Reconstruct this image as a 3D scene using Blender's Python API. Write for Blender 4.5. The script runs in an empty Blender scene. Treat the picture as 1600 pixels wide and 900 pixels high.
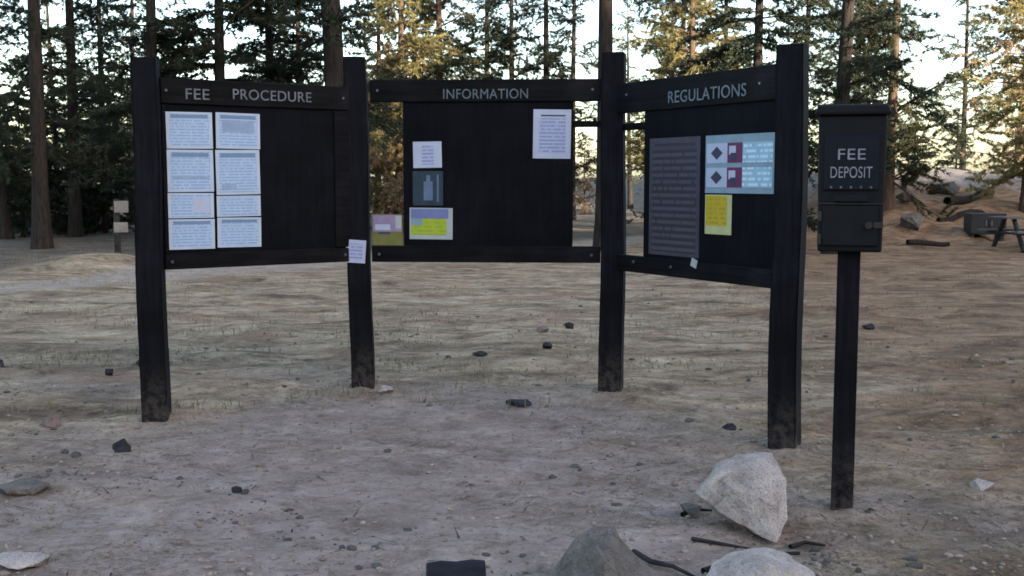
import bpy, bmesh, math, random
import numpy as np
from mathutils import Vector, Matrix

# ------------------------------------------------------------------ camera, sky, sun, exposure
S = bpy.context.scene
COL = S.collection
random.seed(4); RNG = np.random.default_rng(11)
FPX = 1750.0; EYE = 1.6; PITCH = math.atan(168 / FPX)
cam_d = bpy.data.cameras.new('camera'); cam = bpy.data.objects.new('camera', cam_d); COL.objects.link(cam)
cam.location = (0, 0, EYE); cam.rotation_euler = (math.pi / 2 - PITCH, 0, 0)
cam_d.sensor_width = 36; cam_d.lens = 36 * FPX / 1600; cam_d.clip_end = 2000
S.camera = cam
SUN_AZ, SUN_EL = math.radians(140), math.radians(15)      # azimuth clockwise from the view axis
W = bpy.data.worlds.new('World'); S.world = W; W.use_nodes = True
wn = W.node_tree.nodes; wl = W.node_tree.links
sky = wn.new('ShaderNodeTexSky'); sky.sky_type = 'NISHITA'; sky.sun_disc = False
sky.sun_elevation = SUN_EL; sky.sun_rotation = SUN_AZ; sky.air_density = 1.0; sky.dust_density = 1.7; sky.ozone_density = 0.9
wl.new(sky.outputs[0], wn['Background'].inputs['Color']); wn['Background'].inputs['Strength'].default_value = 0.13
sun_d = bpy.data.lights.new('sun', 'SUN'); sun_d.energy = 4.5; sun_d.angle = math.radians(0.6); sun_d.color = (1.0, 0.86, 0.66)
sun = bpy.data.objects.new('sun', sun_d); COL.objects.link(sun)
sv = Vector((math.sin(SUN_AZ) * math.cos(SUN_EL), math.cos(SUN_AZ) * math.cos(SUN_EL), math.sin(SUN_EL)))
sun.rotation_euler = sv.to_track_quat('Z', 'Y').to_euler(); sun.location = (60, 30, 40)
S.view_settings.view_transform = 'Standard'; S.view_settings.look = 'None'
S.view_settings.exposure = 2.2; S.view_settings.gamma = 1.0
S.cycles.filter_width = 1.7
S.cycles.max_bounces = 8; S.cycles.transparent_max_bounces = 8

# ------------------------------------------------------------------ helpers
def tag(o, label=None, cat=None, group=None, kind=None):
    if label: o['label'] = label
    if cat: o['category'] = cat
    if group: o['group'] = group
    if kind: o['kind'] = kind
    return o
def link(name, me, parent=None):
    o = bpy.data.objects.new(name, me); COL.objects.link(o)
    if parent: o.parent = parent
    return o
def empty(name, loc=(0, 0, 0), rz=0):
    o = bpy.data.objects.new(name, None); COL.objects.link(o); o.location = loc; o.rotation_euler = (0, 0, rz)
    o.empty_display_size = 0.1
    return o
def mesh_np(name, V, Fc, mats, smooth=False, mi=None):
    me = bpy.data.meshes.new(name); V = np.asarray(V, float); Fc = np.asarray(Fc, int)
    n = Fc.shape[1]
    me.vertices.add(len(V)); me.vertices.foreach_set('co', V.ravel())
    me.loops.add(Fc.size); me.loops.foreach_set('vertex_index', Fc.ravel())
    me.polygons.add(len(Fc)); me.polygons.foreach_set('loop_start', np.arange(0, Fc.size, n)); me.polygons.foreach_set('loop_total', np.full(len(Fc), n))
    if smooth: me.polygons.foreach_set('use_smooth', np.ones(len(Fc), bool))
    for m in (mats if isinstance(mats, (list, tuple)) else [mats]): me.materials.append(m)
    if mi is not None: me.polygons.foreach_set('material_index', mi)
    me.update(calc_edges=True); me.validate()
    return me
def bm_mesh(name, bm, mats, smooth=False):
    me = bpy.data.meshes.new(name); bmesh.ops.recalc_face_normals(bm, faces=bm.faces); bm.to_mesh(me); bm.free()
    for m in (mats if isinstance(mats, (list, tuple)) else [mats]): me.materials.append(m)
    if smooth:
        for p in me.polygons: p.use_smooth = True
    return me
def box_bm(x0, x1, y0, y1, z0, z1, bev=0.004, seg=1, bm=None):
    new = bmesh.new()
    bmesh.ops.create_cube(new, size=1)
    for v in new.verts:
        v.co = Vector((x0 + (v.co.x + .5) * (x1 - x0), y0 + (v.co.y + .5) * (y1 - y0), z0 + (v.co.z + .5) * (z1 - z0)))
    if bev: bmesh.ops.bevel(new, geom=list(new.edges), offset=bev, segments=seg, affect='EDGES', profile=.6)
    if bm is None: return new
    me = bpy.data.meshes.new('tmp'); new.to_mesh(me); new.free(); bm.from_mesh(me); bpy.data.meshes.remove(me)
    return bm
def tube(pts, rad, n=8, cap=True):
    """tapered tube along pts -> V, F(quads)"""
    P = np.asarray(pts, float); k = len(P); V = []
    for i in range(k):
        t = P[min(i + 1, k - 1)] - P[max(i - 1, 0)]; t = t / (np.linalg.norm(t) + 1e-9)
        a = np.cross(t, [0.3, 0.2, 1.0] if abs(t[2]) < .9 else [1, 0, 0]); a /= np.linalg.norm(a); b = np.cross(t, a)
        ang = np.linspace(0, 2 * np.pi, n, endpoint=False)
        V.append(P[i] + rad[i] * (np.outer(np.cos(ang), a) + np.outer(np.sin(ang), b)))
    V = np.concatenate(V); F = []
    for i in range(k - 1):
        for j in range(n):
            F.append((i * n + j, i * n + (j + 1) % n, (i + 1) * n + (j + 1) % n, (i + 1) * n + j))
    return V, np.array(F)
_perm = RNG.random((256, 256))
def vnoise(x, y):
    x = np.asarray(x, float); y = np.asarray(y, float)
    xi = np.floor(x).astype(int); yi = np.floor(y).astype(int); fx = x - xi; fy = y - yi
    fx = fx * fx * (3 - 2 * fx); fy = fy * fy * (3 - 2 * fy)
    a = _perm[xi % 256, yi % 256]; b = _perm[(xi + 1) % 256, yi % 256]; c = _perm[xi % 256, (yi + 1) % 256]; d = _perm[(xi + 1) % 256, (yi + 1) % 256]
    return (a * (1 - fx) + b * fx) * (1 - fy) + (c * (1 - fx) + d * fx) * fy - .5
def sstep(a, b, x):
    t = np.clip((np.asarray(x, float) - a) / (b - a), 0, 1); return t * t * (3 - 2 * t)
def G(x, y):
    """height of the ground"""
    x = np.asarray(x, float); y = np.asarray(y, float)
    r = np.hypot(x, y)
    z = 0.05 * sstep(6.8, 8.6, y)
    z = z + 0.05 * vnoise(x * .45 + 7, y * .8 + 3) + 0.030 * vnoise(x * 1.3 + 31, y * 2.1)
    xr, yr = x * .82 - y * .57, x * .57 + y * .82
    z = z + 0.032 * vnoise(xr * 2.1, yr * 2.4 + 9) + 0.014 * vnoise(x * 5 + 5, y * 5.6) + 0.009 * vnoise(xr * 13, yr * 13 + 3) + 0.008 * vnoise(x * 24, y * 25)
    for px_, py_ in ((-2.390, 7.402), (-1.116, 8.277), (0.734, 8.152), (1.634, 6.607), (1.628, 5.40), (1.05, 5.02), (.345, 4.22), (.98, 4.30)):
        d_ = np.hypot(x - px_, y - py_); z = z + .035 * np.exp(-(d_ / .22) ** 2) * (1 + vnoise(x * 9, y * 9))
    z = z + sstep(12, 40, r) * (0.35 * vnoise(x * .12 + 50, y * .16 + 20))
    z = z + 0.32 * np.exp(-(((x + 7.3) / 1.5) ** 2 + ((y - 19.2) / 1.0) ** 2))          # low heap of earth by the trees
    z = z + 1.85 * sstep(6.5, 11, x) * sstep(25, 39, y + .8 * vnoise(x * .7, y * .7)) + .34 * sstep(8, 11, x) * sstep(25, 28, y) * (vnoise(x * 1.3, y * 1.1) + .6 * vnoise(x * 3, y * 3))     # bank behind the drop box
    shade_hill = sstep(24, 72, x * .643 - y * .766) * (34 - 8.2 * sstep(11.5, 20, x * .766 + y * .643))                                        # unseen slope added behind the viewer, ridge shaped to block the low sun
    return z + shade_hill * (1 + .16 * vnoise(x * .06, y * .06))

# ------------------------------------------------------------------ materials
def new_mat(name):
    m = bpy.data.materials.new(name); m.use_nodes = True
    nt = m.node_tree; return m, nt, nt.nodes, nt.links, nt.nodes['Principled BSDF']
def ramp(n, stops, interp='LINEAR'):
    r = n.new('ShaderNodeValToRGB'); e = r.color_ramp.elements; r.color_ramp.interpolation = interp
    while len(e) < len(stops): e.new(.5)
    for k, (p, c) in enumerate(stops): e[k].position = p; e[k].color = (*c, 1)
    return r
def noise(n, l, scale, detail=5, rough=.6, coord=None, dist=0.0):
    t = n.new('ShaderNodeTexNoise'); t.inputs['Scale'].default_value = scale; t.inputs['Detail'].default_value = detail
    t.inputs['Roughness'].default_value = rough; t.inputs['Distortion'].default_value = dist
    if coord is not None: l.new(coord, t.inputs['Vector'])
    return t
def mapping(n, l, src, scale=(1, 1, 1), loc=(0, 0, 0), rot=(0, 0, 0)):
    m = n.new('ShaderNodeMapping'); m.inputs['Scale'].default_value = scale; m.inputs['Location'].default_value = loc; m.inputs['Rotation'].default_value = rot
    l.new(src, m.inputs['Vector']); return m.outputs[0]
def mixc(n, l, fac, a, b, mode='MIX'):
    m = n.new('ShaderNodeMix'); m.data_type = 'RGBA'; m.blend_type = mode
    for s, v in ((m.inputs[0], fac), (m.inputs[6], a), (m.inputs[7], b)):
        if hasattr(v, 'is_linked'): l.new(v, s)
        elif isinstance(v, tuple): s.default_value = (*v, 1)
        else: s.default_value = v
    return m.outputs[2]
def bump(n, l, h, strength=.3, dist=.01, prev=None):
    b = n.new('ShaderNodeBump'); b.inputs['Strength'].default_value = strength; b.inputs['Distance'].default_value = dist
    l.new(h, b.inputs['Height'])
    if prev is not None: l.new(prev, b.inputs['Normal'])
    return b.outputs[0]

def m_simple(name, c1, c2, scale=6, rough=.7, bstr=.2, bdist=.004, spec=.3, stretch=(1, 1, 1), metal=0.0, detail=6):
    m, nt, n, l, p = new_mat(name)
    tc = n.new('ShaderNodeTexCoord'); co = mapping(n, l, tc.outputs['Object'], stretch)
    t = noise(n, l, scale, detail, .65, co)
    r = ramp(n, [(.3, c1), (.7, c2)]); l.new(t.outputs[0], r.inputs[0]); l.new(r.outputs[0], p.inputs['Base Color'])
    p.inputs['Roughness'].default_value = rough; p.inputs['Specular IOR Level'].default_value = spec; p.inputs['Metallic'].default_value = metal
    t2 = noise(n, l, scale * 5, 4, .6, co)
    l.new(bump(n, l, t2.outputs[0], bstr, bdist), p.inputs['Normal'])
    return m

def m_rock(name, c1, c2, dark):
    m, nt, n, l, p = new_mat(name)
    tc = n.new('ShaderNodeTexCoord'); o = tc.outputs['Object']
    t = noise(n, l, 5, 7, .7, o, .3); g = noise(n, l, 120, 3, .7, o); q = noise(n, l, 9, 6, .75, mapping(n, l, o, (1, 1, 1), (4, 7, 1)), 1.2)
    r = ramp(n, [(.32, c1), (.66, c2)]); l.new(t.outputs[0], r.inputs[0])
    sp = ramp(n, [(.36, (.45, .45, .46)), (.47, (1, 1, 1)), (.62, (1.05, 1.05, 1.05)), (.7, (1.3, 1.3, 1.28))]); l.new(g.outputs[0], sp.inputs[0])
    c = mixc(n, l, .8, r.outputs[0], sp.outputs[0], 'MULTIPLY')
    li = ramp(n, [(.56, (0, 0, 0)), (.64, (1, 1, 1))]); l.new(q.outputs[0], li.inputs[0])
    f = n.new('ShaderNodeMath'); f.operation = 'MULTIPLY'; f.inputs[1].default_value = .6; l.new(li.outputs[0], f.inputs[0])
    l.new(mixc(n, l, f.outputs[0], c, dark), p.inputs['Base Color'])
    p.inputs['Roughness'].default_value = .92; p.inputs['Specular IOR Level'].default_value = .2
    l.new(bump(n, l, g.outputs[0], .6, .004, bump(n, l, t.outputs[0], .8, .02)), p.inputs['Normal'])
    return m

def m_ground():
    m, nt, n, l, p = new_mat('ground_soil')
    tc = n.new('ShaderNodeTexCoord'); o = tc.outputs['Object']
    n1 = noise(n, l, .55, 4, .6, mapping(n, l, o, (1, 1.7, 1), (3, 1, 0)))
    n2 = noise(n, l, 2.2, 8, .74, mapping(n, l, o, (1, 1.3, 1), rot=(0, 0, .5)), .5)
    n3 = noise(n, l, 42, 5, .8, o)
    n6 = noise(n, l, 1.25, 8, .76, mapping(n, l, o, (.8, 1.35, 1), (5, 2, 0), (0, 0, .12)), .9)
    dust = ramp(n, [(.30, (.175, .128, .104)), (.45, (.318, .240, .198)), (.58, (.405, .308, .258)), (.72, (.55, .435, .37))]); l.new(n2.outputs[0], dust.inputs[0])
    duff0 = ramp(n, [(.33, (.085, .058, .040)), (.43, (.235, .165, .105)), (.52, (.385, .285, .186)), (.61, (.50, .385, .262)), (.72, (.56, .45, .35))]); l.new(n6.outputs[0], duff0.inputs[0])
    dv = ramp(n, [(.32, (.6, .58, .56)), (.5, (1, 1, 1)), (.68, (1.25, 1.22, 1.15))]); l.new(n2.outputs[0], dv.inputs[0])
    class duff: outputs = [mixc(n, l, .9, duff0.outputs[0], dv.outputs[0], 'MULTIPLY')]
    # trampled dust before the boards, needle duff farther out: a mask by distance from the kiosk's forecourt, broken by noise
    sep = n.new('ShaderNodeSeparateXYZ'); l.new(o, sep.inputs[0])
    def mth(op, a, b=None, clamp=False):
        k = n.new('ShaderNodeMath'); k.operation = op; k.use_clamp = clamp
        for s, v in zip(k.inputs, (a, b)):
            if v is None: continue
            if hasattr(v, 'is_linked'): l.new(v, s)
            else: s.default_value = v
        return k.outputs[0]
    dx = mth('DIVIDE', mth('ADD', sep.outputs[0], 0.7), 2.6); dy = mth('DIVIDE', mth('SUBTRACT', sep.outputs[1], 5.2), 3.1)
    d = mth('SQRT', mth('ADD', mth('MULTIPLY', dx, dx), mth('MULTIPLY', dy, dy)))
    fac = mth('ADD', mth('SUBTRACT', d, 1.0), mth('MULTIPLY', mth('SUBTRACT', n1.outputs[0], .5), 2.6))
    fac = mth('MULTIPLY', mth('ADD', fac, .35), 1.4, True)
    c = mixc(n, l, fac, dust.outputs[0], duff.outputs[0])
    # reddish needle patches
    n4 = noise(n, l, .9, 3, .6, mapping(n, l, o, (1, 1.5, 1), (11, 4, 2)))
    red = ramp(n, [(.55, (0, 0, 0)), (.68, (1, 1, 1))]); l.new(n4.outputs[0], red.inputs[0])
    rf = mth('MULTIPLY', mth('MULTIPLY', red.outputs[0], fac), .75)
    c = mixc(n, l, rf, c, (.33, .20, .135))
    # darker brown earth toward the side of the drop box
    bx = mth('MULTIPLY', mth('SUBTRACT', mth('ADD', sep.outputs[0], mth('MULTIPLY', mth('SUBTRACT', n1.outputs[0], .5), 5.0)), mth('ADD', .9, mth('MULTIPLY', sep.outputs[1], .09))), .55, True)
    c = mixc(n, l, mth('MULTIPLY', bx, .8), c, (.70, .55, .47), 'MULTIPLY')
    # pale dirt track that passes behind on the left
    tr = mth('SUBTRACT', sep.outputs[1], mth('ADD', mth('MULTIPLY', sep.outputs[0], 1.25), 25.3))
    tr = mth('ADD', tr, mth('MULTIPLY', mth('SUBTRACT', n1.outputs[0], .5), 2.0))
    tr = mth('SUBTRACT', 1.0, mth('MULTIPLY', mth('SUBTRACT', mth('ABSOLUTE', tr), .9), 1.5), True)
    far = mth('MULTIPLY', mth('SUBTRACT', sep.outputs[1], 13.0), .5, True)
    c = mixc(n, l, mth('MULTIPLY', mth('MULTIPLY', tr, far), .55), c, (.43, .36, .31))
    # wide grey road surface far off on the right
    rd = mth('MULTIPLY', mth('SUBTRACT', sep.outputs[1], mth('ADD', 30.0, mth('MULTIPLY', n1.outputs[0], 8))), .3, True)
    rx = mth('MULTIPLY', mth('SUBTRACT', sep.outputs[0], 7.0), .3, True)
    c = mixc(n, l, mth('MULTIPLY', mth('MULTIPLY', rd, rx), .6), c, (.27, .275, .29))
    # needle floor and earth heap on the left, darkened by painted-in shade
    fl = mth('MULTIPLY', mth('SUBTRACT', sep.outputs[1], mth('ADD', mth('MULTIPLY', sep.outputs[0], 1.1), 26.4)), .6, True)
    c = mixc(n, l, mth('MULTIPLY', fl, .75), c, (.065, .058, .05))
    sp = ramp(n, [(.33, (.45, .43, .42)), (.47, (1, 1, 1)), (.66, (1, 1, 1)), (.78, (1.35, 1.33, 1.3))]); l.new(n3.outputs[0], sp.inputs[0])
    c = mixc(n, l, .75, c, sp.outputs[0], 'MULTIPLY')
    n5 = noise(n, l, 6.5, 5, .72, mapping(n, l, o, (1, 1.25, 1), (2, 8, 0)), .8)
    cl = ramp(n, [(.30, (.40, .38, .36)), (.42, (.84, .83, .82)), (.55, (1, 1, 1)), (.70, (1.25, 1.25, 1.25))]); l.new(n5.outputs[0], cl.inputs[0])
    c = mixc(n, l, .85, c, cl.outputs[0], 'MULTIPLY')
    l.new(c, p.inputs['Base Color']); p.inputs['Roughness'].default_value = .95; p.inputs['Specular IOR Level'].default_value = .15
    b1 = bump(n, l, n2.outputs[0], .35, .05)
    b2 = bump(n, l, n3.outputs[0], 1.0, .014, bump(n, l, n5.outputs[0], .45, .03, b1))
    l.new(b2, p.inputs['Normal'])
    return m

def m_wood(name, c1, c2, axis='z', rough=.8, spec=.12, dusty=False):
    m, nt, n, l, p = new_mat(name)
    tc = n.new('ShaderNodeTexCoord')
    st = {'z': (14, 14, .8), 'x': (.8, 14, 14)}[axis]
    co = mapping(n, l, tc.outputs['Object'], st)
    t = noise(n, l, 3.0, 6, .65, co, .4)
    t2 = noise(n, l, 2.2, 4, .6, tc.outputs['Object'])
    r = ramp(n, [(.3, c1), (.72, c2)]); l.new(t.outputs[0], r.inputs[0])
    w = ramp(n, [(.38, (.6, .6, .6)), (.55, (1.1, 1.1, 1.12)), (.7, (1.9, 1.85, 1.8))]); l.new(t2.outputs[0], w.inputs[0])
    cc = mixc(n, l, 1.0, r.outputs[0], w.outputs[0], 'MULTIPLY')
    if dusty:      # soil splashed on the foot of the posts
        sp = n.new('ShaderNodeSeparateXYZ'); l.new(tc.outputs['Object'], sp.inputs[0])
        mr = n.new('ShaderNodeMapRange'); l.new(sp.outputs[2], mr.inputs[0]); mr.inputs[1].default_value = .05; mr.inputs[2].default_value = .38; mr.inputs[3].default_value = .75; mr.inputs[4].default_value = 0
        q = noise(n, l, 16, 6, .75, tc.outputs['Object']); rq = ramp(n, [(.40, (0, 0, 0)), (.66, (1, 1, 1))]); l.new(q.outputs[0], rq.inputs[0])
        k = n.new('ShaderNodeMath'); k.operation = 'MULTIPLY'; l.new(mr.outputs[0], k.inputs[0]); l.new(rq.outputs[0], k.inputs[1])
        cc = mixc(n, l, k.outputs[0], cc, (.10, .08, .066))
    l.new(cc, p.inputs['Base Color'])
    p.inputs['Roughness'].default_value = rough; p.inputs['Specular IOR Level'].default_value = spec
    l.new(bump(n, l, t.outputs[0], .5, .004), p.inputs['Normal'])
    return m

def m_paper(name, col, dirt=.12):
    m, nt, n, l, p = new_mat(name)
    tc = n.new('ShaderNodeTexCoord')
    t = noise(n, l, 9, 4, .6, tc.outputs['Object'])
    r = ramp(n, [(.3, tuple(c * (1 - dirt) for c in col)), (.7, col)]); l.new(t.outputs[0], r.inputs[0])
    l.new(r.outputs[0], p.inputs['Base Color']); p.inputs['Roughness'].default_value = .55; p.inputs['Specular IOR Level'].default_value = .35
    return m

def m_print(name, paper, ink, row=.022, word=55, thresh=.42):
    """paper with rows of small print, in the sheet's own metres"""
    m, nt, n, l, p = new_mat(name)
    tc = n.new('ShaderNodeTexCoord'); sep = n.new('ShaderNodeSeparateXYZ'); l.new(tc.outputs['Object'], sep.inputs[0])
    def mth(op, a, b=None):
        k = n.new('ShaderNodeMath'); k.operation = op
        for s, v in zip(k.inputs, (a, b)):
            if v is None: continue
            if hasattr(v, 'is_linked'): l.new(v, s)
            else: s.default_value = v
        return k.outputs[0]
    v = mth('DIVIDE', sep.outputs[2], row)
    band = mth('LESS_THAN', mth('FRACT', v), .5)
    cmb = n.new('ShaderNodeCombineXYZ'); l.new(mth('MULTIPLY', sep.outputs[0], word), cmb.inputs[0]); l.new(mth('MULTIPLY', mth('FLOOR', v), 5.37), cmb.inputs[1])
    t = noise(n, l, 1.0, 2, .5, cmb.outputs[0])
    w = mth('GREATER_THAN', t.outputs[0], thresh)
    d = noise(n, l, 7, 4, .6, tc.outputs['Object'])
    pr = ramp(n, [(.3, tuple(c * .85 for c in paper)), (.7, paper)]); l.new(d.outputs[0], pr.inputs[0])
    l.new(mixc(n, l, mth('MULTIPLY', band, w), pr.outputs[0], ink), p.inputs['Base Color'])
    p.inputs['Roughness'].default_value = .5; p.inputs['Specular IOR Level'].default_value = .35
    return m

def m_needles(name, c1, c2, c3, transl=.35):
    m, nt, n, l, p = new_mat(name)
    oi = n.new('ShaderNodeObjectInfo'); tc = n.new('ShaderNodeTexCoord')
    t = noise(n, l, 1.1, 3, .6, tc.outputs['Object'])
    r = ramp(n, [(.3, c1), (.52, c2), (.75, c3)]); l.new(t.outputs[0], r.inputs[0])
    hv = n.new('ShaderNodeHueSaturation'); l.new(r.outputs[0], hv.inputs['Color'])
    mp = n.new('ShaderNodeMapRange'); l.new(oi.outputs['Random'], mp.inputs[0]); mp.inputs[3].default_value = .75; mp.inputs[4].default_value = 1.3
    l.new(mp.outputs[0], hv.inputs['Value'])
    l.new(hv.outputs[0], p.inputs['Base Color']); p.inputs['Roughness'].default_value = .6; p.inputs['Specular IOR Level'].default_value = .25
    tr = n.new('ShaderNodeBsdfTranslucent'); l.new(hv.outputs[0], tr.inputs['Color'])
    mx = n.new('ShaderNodeMixShader'); mx.inputs[0].default_value = transl
    l.new(p.outputs[0], mx.inputs[1]); l.new(tr.outputs[0], mx.inputs[2]); l.new(mx.outputs[0], n['Material Output'].inputs['Surface'])
    return m

M = {}
M['ground'] = m_ground()
M['post'] = m_wood('stained_post_wood', (.0024, .0025, .0037), (.0110, .0107, .0145), 'z', dusty=True)
M['board'] = m_wood('stained_board_wood', (.0018, .0020, .0031), (.0060, .0062, .0090), 'z')
M['rail'] = m_wood('stained_rail_wood', (.0026, .0026, .0032), (.0115, .0105, .0118), 'x')
M['box'] = m_simple('painted_steel', (.0045, .0047, .006), (.009, .0092, .0115), 8, .6, .15, .002, .2)
M['plate'] = m_simple('navy_plate', (.004, .0055, .011), (.006, .008, .015), 8, .55, .1, .001, .2)
M['letter'] = m_paper('letter_paint', (.215, .215, .24), .5)
M['letter_worn'] = m_paper('worn_letter_paint', (.165, .20, .225), .5)
M['letter_box'] = m_paper('box_letter_paint', (.34, .34, .38), .45)
M['tan_plate'] = m_paper('tan_plate', (.26, .235, .21), .4)
M['white'] = m_paper('white_sheet', (.50, .53, .66))
M['fee_paper'] = m_print('fee_sheet_print', (.45, .575, .77), (.29, .40, .58), .020, 60, .44)
M['fee_edge'] = m_paper('fee_sheet_edge', (.54, .60, .70))
M['fee_bar'] = m_paper('fee_sheet_bar', (.19, .28, .43), .2)
M['fee_fig'] = m_paper('fee_sheet_figure', (.33, .43, .60), .3)
M['fee_gutter'] = m_paper('fee_sheet_gutter', (.07, .11, .20))
M['notice_print'] = m_print('notice_print', (.46, .49, .68), (.27, .30, .48), .026, 45, .42)
M['teal'] = m_simple('teal_sheet', (.020, .036, .050), (.035, .055, .072), 10, .5, .05, .001)
M['teal_fig'] = m_paper('teal_sheet_figure', (.13, .19, .29), .3)
M['violet'] = m_paper('violet_strip', (.20, .23, .46), .25)
M['lime'] = m_print('lime_sheet', (.42, .50, .035), (.30, .40, .03), .03, 30, .5)
M['pale'] = m_paper('pale_border', (.46, .50, .48), .2)
M['lilac'] = m_paper('lilac_sheet', (.36, .27, .42), .35)
M['olive'] = m_paper('olive_sheet', (.20, .19, .05), .3)
M['dark_ink'] = m_paper('dark_ink', (.05, .05, .09))
M['plum'] = m_paper('plum_block', (.17, .03, .10), .2)
M['skyblue'] = m_print('sky_blue_print', (.36, .55, .66), (.62, .76, .86), .034, 40, .46)
M['bluebar'] = m_paper('grey_blue_bar', (.27, .36, .43), .2)
M['yellow'] = m_print('yellow_print', (.60, .42, .02), (.40, .31, .04), .03, 40, .5)
M['cream'] = m_paper('cream_edge', (.58, .55, .26), .2)
M['rules'] = m_print('weathered_rules_print', (.040, .034, .047), (.078, .072, .092), .045, 34, .40)
M['rules_edge'] = m_paper('weathered_rules_edge', (.075, .065, .088), .3)
M['bolt'] = m_simple('dull_metal', (.12, .12, .13), (.22, .22, .23), 20, .5, .1, .001, .5, metal=.6)
M['bolt_dark'] = m_simple('worn_steel_edge', (.012, .011, .010), (.05, .042, .036), 30, .6, .2, .001, .3)
M['bark'] = m_simple('pine_bark', (.016, .013, .012), (.055, .045, .038), 5, .9, .9, .03, .1, (3, 3, .6))
M['bark_warm'] = m_simple('warm_bark', (.05, .034, .024), (.15, .10, .07), 5, .9, .9, .03, .1, (3, 3, .6))
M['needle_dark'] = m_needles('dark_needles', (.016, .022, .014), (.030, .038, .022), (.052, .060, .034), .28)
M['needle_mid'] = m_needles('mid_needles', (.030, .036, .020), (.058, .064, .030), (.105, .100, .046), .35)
M['needle_sunlit'] = m_needles('sunlit_needles', (.10, .095, .042), (.21, .185, .078), (.34, .275, .125), .45)  # yellow of sunlit foliage put into the needle colour
M['needle_sunlit_dry'] = m_needles('sunlit_dry_foliage', (.16, .115, .072), (.29, .21, .13), (.42, .32, .20), .4)  # dry foliage with the warm sunlight put into its colour
M['rock_pale'] = m_rock('pale_granite', (.25, .205, .178), (.56, .465, .405), (.15, .13, .115))
M['rock_grey'] = m_rock('grey_granite', (.085, .070, .058), (.20, .172, .15), (.045, .045, .036))
M['rock_dark'] = m_simple('dark_stone', (.014, .014, .018), (.045, .043, .048), 10, .9, .5, .006, .2)
M['rock_rust'] = m_simple('rusty_stone', (.10, .062, .055), (.25, .19, .17), 10, .9, .5, .006, .2)
M['char'] = m_simple('charred_wood', (.005, .005, .008), (.020, .019, .024), 6, .8, .6, .006, .25, (1, 6, 6))
M['stick'] = m_simple('dark_stick', (.012, .011, .013), (.05, .045, .042), 8, .9, .6, .004, .15)
M['table'] = m_simple('weathered_table_wood', (.07, .068, .066), (.16, .155, .15), 4, .85, .4, .004, .2, (.6, 6, 6))
M['table_leg'] = m_simple('table_leg_steel', (.012, .012, .014), (.03, .03, .033), 8, .6, .2, .002, .3)
M['pebble'] = m_simple('pebble_stone', (.11, .085, .07), (.42, .33, .27), 3, .9, .3, .003, .2)
M['clod'] = m_simple('earth_clod', (.035, .031, .028), (.15, .138, .125), 2.2, .95, .5, .004, .1)
M['litter'] = m_simple('needle_litter', (.05, .034, .022), (.30, .22, .13), 1.3, .9, .1, .002, .1)
M['straw'] = m_simple('dry_grass_blades', (.13, .115, .07), (.32, .28, .18), 3, .9, .05, .001, .1)

# ------------------------------------------------------------------ ground
def spaced(fine0, fine1, step, far, grow):
    a = list(np.arange(fine0, fine1 + 1e-6, step)); s = step
    while a[-1] < far: s *= grow; a.append(a[-1] + s)
    return a
ys = spaced(3.4, 9.6, .034, 320, 1.045)
yb = [3.4]; s = .034
while yb[-1] > -120: s *= 1.25; yb.append(yb[-1] - s)
ys = np.array(yb[:0:-1] + ys)
xp = spaced(0, 3.6, .036, 320, 1.045); xs = np.array([-a for a in xp[:0:-1]] + xp)
X, Y = np.meshgrid(xs, ys); Z = G(X, Y)
nx, ny = len(xs), len(ys); idx = np.arange(nx * ny).reshape(ny, nx)
Fg = np.stack([idx[:-1, :-1], idx[:-1, 1:], idx[1:, 1:], idx[1:, :-1]], -1).reshape(-1, 4)
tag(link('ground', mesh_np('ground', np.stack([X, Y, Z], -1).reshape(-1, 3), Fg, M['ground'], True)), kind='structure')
def gz(x, y): return float(G(x, y))

# ------------------------------------------------------------------ kiosk
PO = [(-2.390, 7.402), (-1.116, 8.277), (0.734, 8.152), (1.634, 6.607)]
kiosk = empty('information_kiosk', (0, 0, 0))
tag(kiosk, 'dark stained three-panel wooden information kiosk standing on four thick posts', 'information kiosk')
def post(x, y, rz, w, top, lean=(0, 0)):
    bm = bmesh.new(); bmesh.ops.create_cube(bm, size=1)
    g = gz(x, y)
    bmesh.ops.subdivide_edges(bm, edges=[e for e in bm.edges if abs((e.verts[0].co - e.verts[1].co).z) > .5], cuts=14)
    bmesh.ops.bevel(bm, geom=[e for e in bm.edges if all(abs(abs(v.co.x) - .5) < .01 and abs(abs(v.co.y) - .5) < .01 for v in e.verts)] , offset=.07, segments=2, affect='EDGES')
    for v in bm.verts:
        t = v.co.z + .5
        k = w * (1 - .04 * t)
        if t > .99: k *= .97
        j = .006 * math.sin(t * 9 + x * 5) + random.uniform(-.0015, .0015)
        v.co = Vector((v.co.x * k + j, v.co.y * k + .004 * math.cos(t * 7 + y) + random.uniform(-.0015, .0015), -.25 + t * (top + .25 - g) + (random.uniform(-.004, .004) if t > .99 else 0)))
    o = link('post', bm_mesh('post', bm, M['post']), kiosk); o.location = (x, y, g); o.rotation_euler = (lean[0], lean[1], rz)
    return o
post(*PO[0], math.radians(7), .168, 2.385)
post(*PO[1], math.radians(3), .165, 2.48, (0, -.012))
post(*PO[2], math.radians(-13), .168, 2.50)
post(*PO[3], math.radians(-27), .168, 2.375)
PANEL = []
for k in range(3):
    a, b = Vector(PO[k]), Vector(PO[k + 1]); PANEL.append((a, math.atan2(b.y - a.y, b.x - a.x), (b - a).length))
def on_panel(o, k, u=0, z=0, off=0):
    """put an object whose local x runs along panel k and local -y faces the reader"""
    a, ang, L = PANEL[k]
    o.location = (a.x + math.cos(ang) * u + math.sin(ang) * off, a.y + math.sin(ang) * u - math.cos(ang) * off, z); o.rotation_euler = (0, 0, ang)
    return o
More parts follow.
